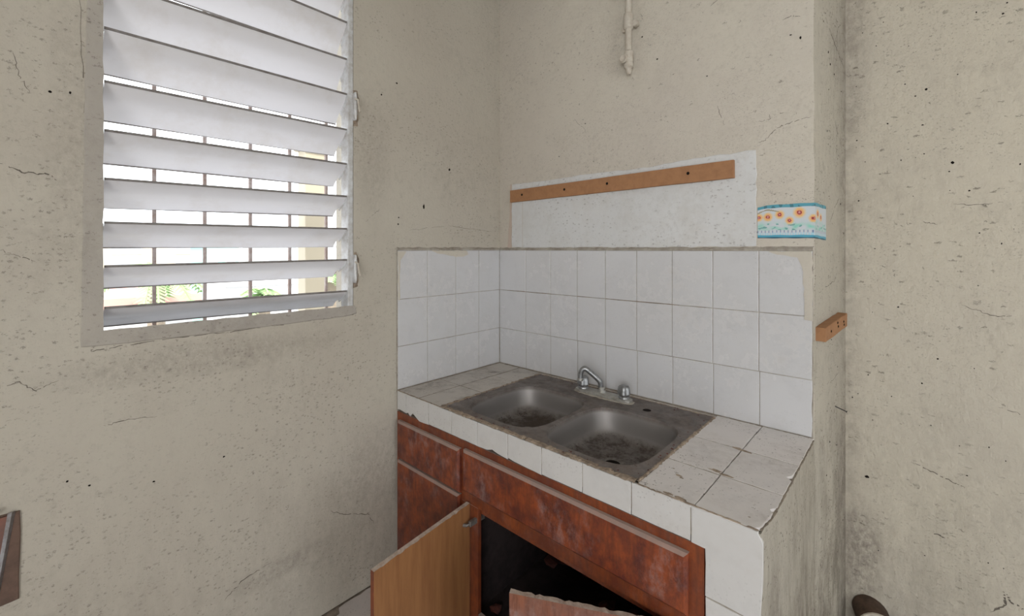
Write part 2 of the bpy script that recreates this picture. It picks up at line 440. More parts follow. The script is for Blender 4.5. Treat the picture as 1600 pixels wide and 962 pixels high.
# rest of the room: side wall with an opening added for the fill lamp, rear wall with a wide doorway
bm = bmesh.new()
box(bm, 2.6, 2.75, .95, 2.4, 0, H); box(bm, 2.6, 2.75, -2.5, -.35, 0, H); box(bm, 2.6, 2.75, -.35, .95, 2.3, H)
struct(obj('wall_east', bm, M['ceiling'], smooth=False), 'plain plastered side wall with an opening added for fill light', 'wall')
bm = bmesh.new()
box(bm, -1.79, .35, -2.35, -2.2, 0, H); box(bm, 2.25, 2.6, -2.35, -2.2, 0, H); box(bm, .35, 2.25, -2.35, -2.2, 2.5, H)
struct(obj('wall_front', bm, M['ceiling'], smooth=False), 'plain plastered wall behind the camera with a wide doorway', 'wall')
struct(obj('ceiling', B(-1.95, 2.75, -2.5, 2.5, H, H + .12), M['ceiling'], smooth=False), 'painted concrete ceiling', 'ceiling')
floor = struct(obj('floor', B(-1.95, 2.75, -2.5, 2.5, -.12, -.006), M['grout'], smooth=False), 'dull broken floor tiles with dark dirty joints', 'floor')
# floor tiles near the cabinet
PF = lambda u, v, h: (u, v, h)
fs = .30
for i in range(6):
    for j in range(7):
        x0 = -1.79 + i * fs; y0 = -.72 + j * fs
        if y0 > 1.0: continue
        a, c = x0 + .002, x0 + fs - .002; d, e = y0 + .002, y0 + fs - .002
        if i == 0: a = x0 + .012
        pts = [(a, d), (c, d), (c, e), (a, e)]
        if i == 0 and j in (4, 5):          # chipped and cracked corner tiles
            pts = rag([(a, d), (c, d), (c, e), (a, e)], .03, .004, 50 + j)
            if j == 5:
                pts = rag([(a + .05, d), (c, d), (c, e), (a, e), (a, d + .08), (a + .03, d + .07)], .03, .004, 60)
        bm = bmesh.new(); slab(bm, pts, PF, -.006, .0015 if (i + j) % 3 else .003)
        obj('floor_tile', bm, M['tile_floor'], floor, smooth=False)

# cracks, holes and blisters on the walls: thin dark fissures in the plaster
def crack(place, pts, w, parent, seed, k=9):
    rd = random.Random(seed); bm = bmesh.new()
    fine = []
    for (a, b) in zip(pts, pts[1:]):
        for j in range(k):
            t = j / k
            fine.append((a[0] + (b[0] - a[0]) * t + rd.uniform(-.0028, .0028), a[1] + (b[1] - a[1]) * t + rd.uniform(-.0028, .0028)))
    fine.append(pts[-1])
    n = len(fine); L = []; U = []
    for i, (u, v) in enumerate(fine):
        ww = w * (1 - abs(2 * i / (n - 1) - 1) ** 3) * rd.uniform(.15, 1.2) + .0003
        q = fine[min(i + 1, n - 1)]; p = fine[max(i - 1, 0)]
        dx, dy = q[0] - p[0], q[1] - p[1]; l = math.hypot(dx, dy) or 1
        L.append(bm.verts.new(place(u - dy / l * ww, v + dx / l * ww, .0006)))
        U.append(bm.verts.new(place(u + dy / l * ww, v - dx / l * ww, .0006)))
    for i in range(n - 1):
        if rd.random() > .16: bm.faces.new((L[i], U[i], U[i + 1], L[i + 1]))
    obj('crack', bm, M['crack'], parent, smooth=False)
def pit(place, u, v, r, parent, seed, mat='hole'):
    rd = random.Random(seed); bm = bmesh.new(); n = 9
    st = rd.uniform(.7, 1.3)
    out = [(u + r * st * math.cos(2 * math.pi * k / n) * rd.uniform(.7, 1.2), v + r / st * math.sin(2 * math.pi * k / n) * rd.uniform(.7, 1.2)) for k in range(n)]
    slab(bm, out, place, -.001, .0008, .0006)
    obj('pit', bm, M[mat], parent, smooth=False)

CRACKS_LEFT = [([(-.066, 1.728), (-.018, 1.708), (.024, 1.71), (.045, 1.691)], .0016),
    ([(-.064, 1.498), (-.03, 1.481), (0, 1.466)], .0010), ([(-.064, 1.129), (-.03, 1.14), (0, 1.109), (.045, 1.127)], .0009),
    ([(.827, .413), (.897, .369), (1.001, .322), (1.032, .268)], .0013), ([(.136, .97), (.194, .974), (.264, .964)], .0009),
    ([(.449, .264), (.509, .305), (.606, .317)], .0014), ([(1.219, 1.589), (1.454, 1.623), (1.783, 1.599)], .0005),
    ([(.12, 1.215), (.11, 1.20), (.18, 1.203), (.35, 1.208), (.5, 1.205), (.65, 1.212), (.80, 1.214), (.93, 1.225), (.945, 1.248)], .0012),
    ([(.99, 1.62), (1.03, 1.66), (1.06, 1.68)], .0006), ([(-.04, 2.03), (-.03, 1.97), (-.01, 1.93)], .0006), ([(.085, 2.4), (.09, 2.1), (.1, 1.8), (.098, 1.4), (.11, 1.25)], .0009)]
for i, (p, w) in enumerate(CRACKS_LEFT): crack(PX, p, w, wall_left, 100 + i)
CRACKS_BACK = [([(-.434, 1.90), (-.412, 1.905), (-.371, 1.945), (-.331, 1.955), (-.267, 1.965)], .0011), ([(-.381, 1.992), (-.351, 1.997)], .0010),
    ([(-.607, 2.477), (-.578, 2.491)], .0008), ([(-.911, 2.56), (-.895, 2.527)], .0006), ([(-1.267, 2.152), (-1.21, 2.10), (-1.198, 2.075)], .0006),
    ([(-.582, 2.072), (-.554, 1.99)], .0006), ([(-.434, 1.979), (-.391, 1.98), (-.402, 2.001)], .0008), ([(-.36, 2.33), (-.33, 2.34), (-.30, 2.325)], .0010),
    ([(-.50, 1.775), (-.47, 1.77), (-.44, 1.765)], .0008), ([(-.49, 1.73), (-.46, 1.72), (-.44, 1.715)], .0008)]
for i, (p, w) in enumerate(CRACKS_BACK): crack(PY, p, w, wall_back, 130 + i)
CRACKS_END = [([(.02, 2.40), (.10, 2.37), (.18, 2.32), (.26, 2.28), (.34, 2.24), (.385, 2.22)], .0020), ([(.26, 2.28), (.28, 2.36), (.34, 2.40)], .0012),
    ([(.18, 1.60), (.24, 1.66), (.30, 1.70)], .0014), ([(.14, 1.52), (.17, 1.56)], .0014), ([(.12, 1.60), (.17, 1.53)], .0008),
    ([(.05, 1.345), (.16, 1.365), (.24, 1.38), (.28, 1.42)], .0014), ([(.02, .93), (.10, .99), (.20, 1.0), (.30, 1.02)], .0012),
    ([(.22, 2.05), (.27, 1.96), (.34, 1.90)], .0010), ([(.1, .6), (.2, .55), (.28, .46)], .0012)]
for i, (p, w) in enumerate(CRACKS_END): crack(PE, p, w, wall_back, 160 + i)
CRACKS_RIGHT = [([(-.01, .70), (.04, .685), (.10, .665), (.13, .655)], .0018), ([(.02, 1.60), (.06, 1.59)], .0012), ([(.21, .96), (.30, .94), (.38, .93)], .0012),
    ([(.12, 1.30), (.2, 1.27), (.24, 1.275)], .0010), ([(.22, .34), (.24, .31), (.27, .30)], .0030), ([(.22, .34), (.225, .29), (.19, .25)], .0030),
    ([(.10, 1.66), (.16, 1.655), (.22, 1.66)], .0008), ([(.05, .46), (.08, .455)], .0024), ([(.28, .8), (.36, .79), (.42, .76)], .0008), ([(.3, 2.2), (.34, 2.1), (.4, 2.05)], .0007)]
for i, (p, w) in enumerate(CRACKS_RIGHT): crack(PR, p, w, wall_right, 190 + i)
for i, (u, v, r) in enumerate([(.028, 1.942, .004), (.068, 1.95, .0035), (1.148, 2.278, .005), (1.068, 2.203, .004), (1.301, 1.709, .009), (1.463, 1.914, .007), (1.158, 1.648, .0035), (1.155, 1.617, .0045), (.256, .758, .003), (.062, .834, .003), (.108, .804, .003), (.449, .77, .003)]):
    pit(PX, u, v, r, wall_left, 220 + i)
for i, (u, v, r) in enumerate([(-.90, 2.45, .004), (-.52, 1.78, .006), (-.83, 2.33, .004), (-.62, 2.20, .003), (-.33, 2.27, .003), (-.30, 2.25, .004), (-1.2, 2.12, .003), (-1.36, 1.98, .003)]):
    pit(PY, u, v, r, wall_back, 240 + i)
rd = random.Random(12)
PITS_R = [(.03, 2.09, .004), (.098, 1.81, .005), (.33, 1.52, .006), (.06, 1.1, .003), (.22, 2.3, .003), (-.14, .60, .006), (.02, 1.96, .003), (.32, .83, .006)]
PITS_R += [(rd.uniform(-.19, .40), rd.uniform(.3, 2.55), rd.uniform(.0012, .0030)) for _ in range(60)]
for i, (u, v, r) in enumerate(PITS_R): pit(PR, u, v, r, wall_right, 260 + i)
for i in range(26):
    pit(PE, rd.uniform(.03, .37), rd.uniform(.4, 2.5), rd.uniform(.002, .005), wall_back, 310 + i)

# white patch of bare plaster behind the wooden rail, peach strip of old paint at its left
bm = bmesh.new()
slab(bm, rag([(-1.692, 1.508), (-.438, 1.508), (-.442, 1.874), (-.70, 1.872), (-.9, 1.862), (-1.2, 1.868), (-1.45, 1.862), (-1.692, 1.868)], .03, .003, 5), PY, -.001, .0022, .002)
obj('plaster_patch', bm, M['patch'], wall_back, smooth=False)['label'] = 'bare white plaster patch'
bm = bmesh.new()
slab(bm, rag([(-1.728, 1.508), (-1.694, 1.508), (-1.694, 1.87), (-1.706, 1.87), (-1.71, 1.7)], .03, .002, 6), PY, -.001, .0014, .001)
obj('paint_strip', bm, M['peach'], wall_back, smooth=False)['label'] = 'peach strip of old paint'
bm = bmesh.new(); box(bm, -1.612, -1.6095, 1.8376, 1.8384, 1.508, 1.765)
obj('drip_line', bm, M['smear'], wall_back, smooth=False)

# wall tiles: back wall and left wall, with a rough mortar ledge on top
XB = [-1.785, -1.583, -1.412, -1.243, -1.083, -.923, -.761, -.596, -.431, -.263]
ZB = [.842, 1.043, 1.264, 1.494]
g_ = .0014
bm = bmesh.new(); box(bm, -1.789, -.262, 1.8335, 1.8405, .83, 1.497)
obj('grout', bm, M['grout_light'], wall_back, smooth=False)
for j in range(3):
    for i in range(9):
        sh = .0 if j else .003
        o = [(XB[i] + g_ + sh, ZB[j] + g_), (XB[i + 1] - g_ + (sh if i < 8 else 0), ZB[j] + g_), (XB[i + 1] - g_ + (sh if i < 8 else 0), ZB[j + 1] - g_), (XB[i] + g_ + sh, ZB[j + 1] - g_)]
        if i == 8: o = [(u if u < -.35 else u + random.uniform(-.002, .001), v) for u, v in rag(o, .025, .0002, j)]
        bm = bmesh.new(); slab(bm, o, PY, .006, .0080 + random.uniform(0, .0006))
        obj('tile', bm, M['tile'], wall_back, smooth=False)
for i, (a, b) in enumerate(((-1.72, -1.40), (-1.24, -1.16), (-1.08, -.73), (-.66, -.62))):     # joints stained brown
    bm = bmesh.new(); slab(bm, rag([(a, 1.2635), (b, 1.2635), (b, 1.2655), (a, 1.2655)], .02, .0008, 80 + i), PY, .006, .0088, .0003)
    obj('stained_joint', bm, M['stain_joint'], wall_back, smooth=False)
YL = [1.148, 1.319, 1.501, 1.667, 1.829]
bm = bmesh.new(); box(bm, -1.7905, -1.7835, 1.146, 1.832, .83, 1.496)
obj('grout', bm, M['grout_light'], wall_left, smooth=False)
for j in range(3):
    for i in range(4):
        bm = bmesh.new()
        slab(bm, [(YL[i] + g_, ZB[j] + g_), (YL[i + 1] - g_, ZB[j] + g_), (YL[i + 1] - g_, ZB[j + 1] - g_), (YL[i] + g_, ZB[j + 1] - g_)], PX, .006, .0080 + random.uniform(0, .0006))
        obj('tile', bm, M['tile'], wall_left, smooth=False)
def ledge(place, a, b, parent, seed):
    bm = bmesh.new(); rd = random.Random(seed); n = int((b - a) / .018); prev = None
    for i in range(n + 1):
        u = a + (b - a) * i / n
        d = .0095 + rd.uniform(-.0015, .0025); h = 1.505 + rd.uniform(-.002, .003)
        r = [bm.verts.new(place(u, v, w)) for v, w in ((1.4935, -.001), (1.4935, d), (1.499, d + .0008), (h, .004), (h + .004, -.001))]
        if prev:
            for k in range(4): bm.faces.new((prev[k], r[k], r[k + 1], prev[k + 1]))
        prev = r
    obj('mortar_ledge', bm, M['grout_light'], parent, smooth=False)['label'] = 'rough mortar ledge on top of the tiles'
ledge(PY, -1.785, -.262, wall_back, 1); ledge(PX, 1.146, 1.832, wall_left, 2)
def smear(place, pts, parent, h, seed):
    bm = bmesh.new(); slab(bm, rag(pts, .02, .0025, seed), place, h - .0008, h + .0009, .001)
    obj('paint_smear', bm, M['smear'], parent, smooth=False)
smear(PY, [(-.285, 1.25), (-.263, 1.25), (-.263, 1.493), (-.40, 1.493), (-.39, 1.485), (-.35, 1.478), (-.31, 1.47), (-.293, 1.44), (-.287, 1.36)], wall_back, .0089, 1)
smear(PX, [(1.149, 1.26), (1.160, 1.26), (1.156, 1.38), (1.165, 1.45), (1.195, 1.487), (1.149, 1.492)], wall_left, .0089, 2)
smear(PX, [(1.34, 1.493), (1.58, 1.493), (1.585, 1.47), (1.55, 1.458), (1.50, 1.457), (1.44, 1.472), (1.38, 1.478)], wall_left, .0089, 3)

# smooth trim of the window opening
bm = bmesh.new()
slab(bm, rag([(.09, 1.214), (.12, 1.211), (.5, 1.209), (.9, 1.213), (.945, 1.222), (.938, 1.254), (.135, 1.254), (.1345, 2.8), (.108, 2.8)], .04, .0015, 9), PX, -.001, .004, .003)
t_ = struct(obj('trim_1', bm, M['trim'], smooth=False), 'grey cement band below and left of the louvred window', 'trim')

# ------------------------------------------------------------------ window: louvres in a metal frame
win = bpy.data.objects.new('window_1', None); COL.objects.link(win); win.location = (-1.79, .52, 1.25)
struct(win, 'jalousie window of wide white tilted louvres, daylight in the gaps', 'window')
bm = bmesh.new()
box(bm, -1.85, -1.787, .9065, .930, 1.236, 2.775, .002)
obj('frame', bm, M['alu'], win)
bm = bmesh.new(); box(bm, -1.85, -1.789, .114, .1365, 1.236, 2.775, .002)
obj('frame', bm, M['alu'], win)
bm = bmesh.new(); box(bm, -1.806, -1.789, .1365, .9065, 1.216, 1.2535, .002)
obj('frame', bm, M['alu'], win)
bm = bmesh.new(); box(bm, -1.85, -1.789, .1365, .9065, 2.755, 2.775, .002)
obj('frame', bm, M['alu'], win)
obj('bounce_sill', B(-1.96, -1.807, .1125, .9315, 1.2155, 1.2185), M['alu'], win, smooth=False)  # white sheet added to bounce daylight and brighten the reveal
SL = [(1.323, 1.320), (1.448, 1.454), (1.580, 1.587), (1.712, 1.726), (1.858, 1.865), (2.005, 2.012), (2.166, 2.164), (2.308, 2.314), (2.482, 2.472), (2.632, 2.622)]
for i, (zl, zr) in enumerate(SL):
    DZ = (.071, .073, .074, .077, .082, .093, .108, .113, .116, .116)[i]; DX = math.sqrt(.148 ** 2 - DZ ** 2)
    bm = bmesh.new(); ny = 10; prof = []
    K = 9
    for k in range(K + 1):
        t = k / K
        prof.append((-1.797 - DX * t, -DZ * t + .0065 * math.sin(2 * math.pi * t) * -1 - .002))
    top = []; bot = []
    ph = random.uniform(0, 6)
    for q in range(ny + 1):
        y = .140 + (.9045 - .140) * q / ny; s = q / ny; z0 = zl + (zr - zl) * s
        wob = .0022 * math.sin(s * 3.4 + ph)
        top.append([bm.verts.new((x, y, z0 + z + wob * (k / K) + .0011)) for k, (x, z) in enumerate(prof)])
        bot.append([bm.verts.new((x, y, z0 + z + wob * (k / K) - .0011)) for k, (x, z) in enumerate(prof)])
    for q in range(ny):
        for k in range(K):
            bm.faces.new((top[q][k], top[q + 1][k], top[q + 1][k + 1], top[q][k + 1]))
            bm.faces.new((bot[q][k], bot[q][k + 1], bot[q + 1][k + 1], bot[q + 1][k]))
        bm.faces.new((top[q][0], bot[q][0], bot[q + 1][0], top[q + 1][0]))
        bm.faces.new((top[q][K], top[q + 1][K], bot[q + 1][K], bot[q][K]))
    for q in (0, ny):
        for k in range(K): bm.faces.new((top[q][k], top[q][k + 1], bot[q][k + 1], bot[q][k]))
    s_ = obj('slat', bm, M['slat'], win, angle=50)
    bm = bmesh.new()
    for q in (0, 1):
        pass
    vs = box(bm, -1.799, -1.793, .140, .9045, -.0035, .0035)
    for v in vs: v.co.z += zl + (zr - zl) * (v.co.y - .14) / .7645
    obj('lip', bm, M['lip'], s_, smooth=False)
    bm = bmesh.new()
    vs = box(bm, -1.799 - DX, -1.795 - DX, .140, .9045, -DZ - .004, -DZ)
    for v in vs: v.co.z += zl + (zr - zl) * (v.co.y - .14) / .7645
    obj('lip', bm, M['lip'], s_, smooth=False)
    # pivot clip at each end
    for y, sg in ((.9055, -1), (.1375, 1)):
        bm = bmesh.new(); zz = zr if sg < 0 else zl
        pl = lambda u, v, h, y=y, sg=sg: (u, y + sg * h, v)
        slab(bm, [(-1.802, zz - .002), (-1.802, zz - .018), (-1.797 - DX * .35, zz - DZ * .55), (-1.797 - DX * .55, zz - DZ * .75), (-1.797 - DX * .6, zz - DZ * .6), (-1.797 - DX * .4, zz - DZ * .4)], pl, -.001, .002, .0008)
        obj('clip', bm, M['alu'], win, smooth=False)
# crank operators on the right side of the frame
for z, bits in ((2.115, 1), (1.415, 0)):
    bm = bmesh.new()
    n = 14; out = [(.9215 + .0075 * math.cos(2 * math.pi * k / n), z + .062 * math.sin(2 * math.pi * k / n)) for k in range(n)]
    slab(bm, out, lambda u, v, h: (-1.787 + h, u + .012, v), -.003, .020, .004)
    op = obj('crank_operator', bm, M['alu'], win)
    bm = bmesh.new()
    tube(bm, [(-1.77, .930, z + .03), (-1.752, .934, z + .022), (-1.748, .936, z - .012)], [.004, .0045, .004], 8)
    tube(bm, [(-1.748, .936, z - .012), (-1.744, .938, z - .03)], [.006, .005], 8)
    obj('handle', bm, M['pipe'], op)
    bm = bmesh.new()
    slab(bm, rag([(.931, z - .085), (.952, z - .08), (.956, z - .01), (.958, z + .04), (.948, z + .075), (.931, z + .07)], .012, .003, int(z * 10)), PX, -.001, .0012, .001)
    obj('chipped_plaster', bm, M['mortar'], wall_left, smooth=False)

# ------------------------------------------------------------------ security grille outside
gr = thing('window_grille', 'thin rusty upright bars outside the louvred window', 'grille', (-1.985, .52, 1.235))
for y in (.137, .285, .435, .590, .742, .901):
    bm = bmesh.new(); box(bm, -1.991, -1.979, y - .0055, y + .0055, 1.17, 2.9)
    obj('bar', bm, M['rustbar'], gr, smooth=False)
for z in (1.18, 2.88): obj('rail', B(-1.9785, -1.9705, .10, .95, z - .01, z + .01), M['rustbar'], gr, smooth=False)
bm = bmesh.new()
for ph in (0, math.pi):
    pts = []
    for k in range(181):
        y = .10 + .85 * k / 180; a = k * .42 + ph
        pts.append((-1.968 + .0035 * math.cos(a), y, 1.392 + .0035 * math.sin(a)))
    tube(bm, pts, .0032, 5)
obj('twisted_wire', bm, M['rustbar'], gr)

# ------------------------------------------------------------------ outdoors
struct(obj('ground', B(-150, -2.4, -120, 120, -3.7, -3.5), M['ground'], smooth=False), 'pale ground far below the window', 'ground')
col_ = thing('porch_column', 'slim cream column just outside the louvred window', 'column', (-3.02, 1.27, -3.5))
obj('shaft', B(-3.08, -2.96, 1.205, 1.335, -3.5, 2.16, .004), M['column'], col_, smooth=False)
obj('capital', B(-3.11, -2.93, 1.18, 1.36, 2.16, 2.22, .01), M['column'], col_, smooth=False)
def building(label, x0, x1, y0, y1, z1, mat, rows, cols, roof=None, cat='building'):
    t = thing('distant_building', label, cat, ((x0 + x1) / 2, (y0 + y1) / 2, -3.5))
    obj('facade', B(x0, x1, y0, y1, -3.5, z1), M[mat], t, smooth=False)
    bm = bmesh.new(); box(bm, x0 - .15, x1 + .15, y0 - .15, y1 + .15, z1, z1 + .22)
    obj('roof', bm, M[roof or mat], t, smooth=False)
    for r in range(rows):
        for c in range(cols):
            yc = y0 + (y1 - y0) * (c + .5) / cols; zc = z1 - .9 - 1.6 * r
            w = (y1 - y0) / cols * .22
            f = obj('window_frame', B(x1, x1 + .06, yc - w - .06, yc + w + .06, zc - .56, zc + .5), M['pale_building'], t, smooth=False)
            obj('pane', B(x1 + .05, x1 + .08, yc - w, yc + w, zc - .5, zc + .44), M['win_dark'], f, smooth=False)
    return t
building('long white building filling the left of the window view', -46, -40, -8, 9.5, 2.6, 'cream_building', 2, 5)
building('low turquoise building seen between the louvres', -33, -30, 6.5, 8.3, 1.75, 'turq', 1, 2)
building('pale flat-roofed house right of the turquoise building', -36, -32, 10.2, 15.5, 1.75, 'pale_building', 2, 4)
building('low house with a pink roof below the palm', -15.5, -12, 1.0, 2.4, .28, 'pale_building', 1, 3, 'roof')
building('small white house beyond the pink-roofed house', -21, -18, 4.6, 8.6, .15, 'pale_building', 1, 3)
building('cream house low behind the porch column', -24, -20, 9.5, 14, .6, 'cream_building', 1, 3)
def palm(label, c, h, L, n, seed):
    rd = random.Random(seed)
    t = thing('palm_tree', label, 'palm', (c[0], c[1], -3.5), None)
    bm = bmesh.new(); tube(bm, [(c[0], c[1], -3.5), (c[0] + .1, c[1], (h - 3.5) / 2), (c[0], c[1], h)], [.2, .15, .13], 8)
    obj('trunk', bm, M['trunk'], t)
    for i in range(n):
        a = 2 * math.pi * i / n + rd.uniform(-.2, .2); el = rd.uniform(.1, 1.1)
        bm = bmesh.new(); P = []
        for k in range(9):
            s = k / 8
            P.append(Vector((c[0] + math.cos(a) * L * s * math.cos(el * (1 - s * .3)), c[1] + math.sin(a) * L * s * math.cos(el * (1 - s * .3)), h + L * (math.sin(el) * s - .75 * s * s))))
        side = Vector((-math.sin(a), math.cos(a), 0))
        for k in range(8):
            for m_ in (0, .5):
                p = P[k].lerp(P[k + 1], m_); d = (P[k + 1] - P[k]).normalized(); l = L * .28 * (1 - abs(k / 8 - .4))
                for sg in (-1, 1):
                    q = p + side * sg * l + d * l * .6 - Vector((0, 0, l * .35))
                    bm.faces.new([bm.verts.new(p), bm.verts.new(p + d * .07), bm.verts.new(q)])
        tube(bm, P, .02, 4)
        obj('frond', bm, M['leaf'], t, smooth=False)
palm('green palm crown seen through the left louvre gaps', (-10.8, 1.58), 1.0, .95, 13, 4)
palm('smaller palm crown near the middle of the window view', (-9.3, 2.98), .6, .6, 11, 8)
palm('palm at the right edge of the window view behind the column', (-8.4, 3.94), .9, .7, 11, 9)

# ------------------------------------------------------------------ masonry counter with tiles
ZT = .84
ctr = thing('tiled_counter', 'white tiled masonry counter carrying the double sink', 'counter', (-1.0, 1.5, 0))
bm = bmesh.new()
box(bm, -1.786, -.275, 1.155, 1.195, .752, .8325)
box(bm, -1.786, -.275, 1.66, 1.8325, .752, .8325)
box(bm, -1.786, -1.435, 1.195, 1.66, .752, .8325)
box(bm, -.608, -.275, 1.195, 1.66, .752, .8325)
obj('slab', bm, M['mortar'], ctr, smooth=False)
# plastered end wall of the counter, surface a little uneven
bm = bmesh.new()
ys = lin(1.149, 1.846, 22); zz = lin(0, .8335, 26); gg = {}
for i, y in enumerate(ys):
    for j, z in enumerate(zz):
        h = .004 * noise.noise(Vector((2, y * 6, z * 5))) * (1 - i / 22) + (.0045 if i > 20 else .002 * i / 22) + (.0 if j < 24 else -.002)
        gg[i, j] = bm.verts.new((-.2625 + h - (.010 * (1 - z / .83) if i == 0 else 0), y, z))
for i in range(22):
    for j in range(26): bm.faces.new((gg[i, j], gg[i + 1, j], gg[i + 1, j + 1], gg[i, j + 1]))
b0 = [bm.verts.new(p) for p in ((-.388, 1.155, 0), (-.388, 1.155, .752), (-.388, 1.8395, .752), (-.388, 1.8395, 0))]
bm.faces.new(b0)
bm.faces.new([gg[0, j] for j in range(27)] + [b0[1], b0[0]])
bm.faces.new([gg[22, j] for j in range(27)][::-1] + [b0[3], b0[2]])
bm.faces.new([gg[i, 26] for i in range(23)] + [b0[2], b0[1]])
obj('end_panel', bm, M['wall_end'], ctr)['label'] = 'plastered end of the counter, streaked with black mould'
PT = lambda u, v, h: (u, v, h)
def ttile(o, mat, t1=ZT, seed=None, amp=.0012):
    if seed is not None: o = rag(o, .02, amp, seed)
    bm = bmesh.new(); slab(bm, o, PT, .8325, t1); return obj('tile', bm, M[mat], ctr, smooth=False)
def rect(a, b, c, d, g=.0016): return [(a + g, c + g), (b - g, c + g), (b - g, d - g), (a + g, d - g)]
# right of the sink
XR = [-.578, -.419, -.259]; YR = [1.146, 1.355, 1.574, 1.832]
for i in range(2):
    for j in range(3):
        o = rect(XR[i], XR[i + 1], YR[j], YR[j + 1])
        if i == 1:
            a, b, c, d = XR[1] + .0016, XR[2] - .001, YR[j] + .0016, YR[j + 1] - .0016
            if j == 0: o = [(a, c), (b - .024, c), (b - .010, c + .018), (b - .006, c + .06), (b - .003, c + .10), (b - .010, c + .115), (b + .001, c + .135), (b, d), (a, d)]
            elif j == 1: o = [(a, c), (b, c), (b, c + .10), (b - .014, c + .115), (b - .003, c + .135), (b, d), (a, d)]
            else: o = [(a, c), (b, c), (b, d), (a, d)]
        ttile(o, 'tile_top', ZT + .0004 * (i + j), i * 3 + j, .0010)
# left of the sink
XL_ = [-1.781, -1.622, -1.456]
for i in range(2):
    for j, (c, d) in enumerate(((1.146, 1.393), (1.393, 1.62), (1.62, 1.832))):
        o = rect(XL_[i], XL_[i + 1], c, d)
        ttile(o, 'tile_dirty', ZT - .0005 * (i + j), 20 + i * 3 + j, .0012)
# thin strip of tile behind the sink
for i in range(6):
    a = -1.456 + i * .1463
    ttile(rect(a, a + .1463, 1.800, 1.832, .001), 'tile_dirty', ZT - .001, 40 + i, .001)
# front edge tiles
obj('grout', B(-1.785, -.4, 1.1478, 1.1552, .762, .8330), M['grout_light'], ctr, smooth=False)
obj('grout', B(-.3895, -.268, 1.1478, 1.1552, 0, .8330), M['grout_light'], ctr, smooth=False)
XF = [-1.784, -1.712, -1.543, -1.390, -1.235, -1.076, -.921, -.759, -.594, -.427]
PFr = lambda u, v, h: (u, 1.155 - h, v)
for i in range(9):
    a, b = XF[i] + .0014, XF[i + 1] - .0014
    lo, hi = .746, .8375
    if i == 0: o = [(a, lo + .006), (a + .02, lo + .009), (b, lo + .004), (b, hi), (a, hi)]
    elif i == 1: o = [(a, lo + .004), (a + .012, lo + .010), (a + .03, lo - .001), (a + .05, lo + .016), (a + .075, lo + .006), (a + .10, lo - .006), (b, lo - .003), (b, hi), (a, hi)]
    elif i == 4: o = [(a, lo), (a + .05, lo + .002), (a + .08, lo + .011), (a + .11, lo + .004), (b, lo + .001), (b, hi), (a, hi)]
    elif i == 5: o = [(a, lo + .006), (a + .03, lo + .001), (b, lo - .002), (b, hi), (a, hi)]
    else: o = [(a, lo), (b, lo), (b, hi), (a, hi)]
    bm = bmesh.new(); slab(bm, rag(o, .03, .0007, i), PFr, .001, .009 + random.uniform(-.0006, .0006))
    obj('tile', bm, M['tile_front'], ctr, smooth=False)
bm = bmesh.new(); slab(bm, rag([(-.4256, .7455), (-.3905, .7435), (-.3905, .624), (-.266, .623), (-.262, .70), (-.261, .815), (-.272, .8375), (-.4256, .8375)], .03, .0008, 71), PFr, .001, .009)
obj('tile', bm, M['tile_front'], ctr, smooth=False)
for a, b in ((.402, .620), (.181, .399), (.001, .178)):
    bm = bmesh.new(); slab(bm, rag([(-.3905, a), (-.270, a), (-.267, b), (-.3905, b)], .03, .0008, int(a * 99)), PFr, .001, .009)
    obj('tile', bm, M['tile_front'], ctr, smooth=False)
# broken mortar along the front lip and the right edge
def bead(path, w, h, mat, parent, seed, z=ZT, name='mortar_bead', jw=.4):
    rd = random.Random(seed); bm = bmesh.new(); pts = []
    for p, q in zip(path, path[1:]):
        L = math.hypot(q[0] - p[0], q[1] - p[1]); k = max(2, int(L / .009))
        pts += [(p[0] + (q[0] - p[0]) * t / k, p[1] + (q[1] - p[1]) * t / k, (q[0] - p[0]) / L, (q[1] - p[1]) / L) for t in range(k)]
    pts.append((*path[-1], pts[-1][2], pts[-1][3])); prev = None
    for x, y, dx, dy in pts:
        ww = w * rd.uniform(1 - jw, 1 + jw); hh = h * rd.uniform(.4, 1.2); o = rd.uniform(-.15, .15) * w
        r = [bm.verts.new((x - dy * (s * ww + o), y + dx * (s * ww + o), z + k * hh - .001)) for s, k in ((-1, 0), (-.55, .8), (0, 1), (.55, .8), (1, 0))]
        if prev:
            for k in range(4): bm.faces.new((prev[k], r[k], r[k + 1], prev[k + 1]))
        prev = r
    return obj(name, bm, M[mat], parent, smooth=False)
bead([(-.575, 1.1485), (-.43, 1.149), (-.27, 1.15)], .0035, .0022, 'mortar', ctr, 1)
bead([(-1.78, 1.149), (-1.46, 1.149)], .0035, .002, 'mortar', ctr, 2)
bead([(-.268, 1.152), (-.2585, 1.22), (-.258, 1.40), (-.258, 1.82)], .0028, .001, 'grout', ctr, 3)
bead([(-1.78, 1.829), (-.265, 1.829)], .0028, .003, 'grout', ctr, 4)
bead([(-1.779, 1.15), (-1.779, 1.83)], .0025, .003, 'grout', ctr, 5)
for y in (1.355, 1.574): bead([(-.574, y), (-.262, y)], .0013, .0016, 'grout', ctr, 6, ZT, 'joint')
bead([(-1.776, 1.393), (-1.47, 1.393)], .0015, .0014, 'grout', ctr, 7, ZT, 'joint')
bead([(-1.622, 1.155), (-1.622, 1.825)], .0015, .0014, 'grout', ctr, 8, ZT, 'joint')
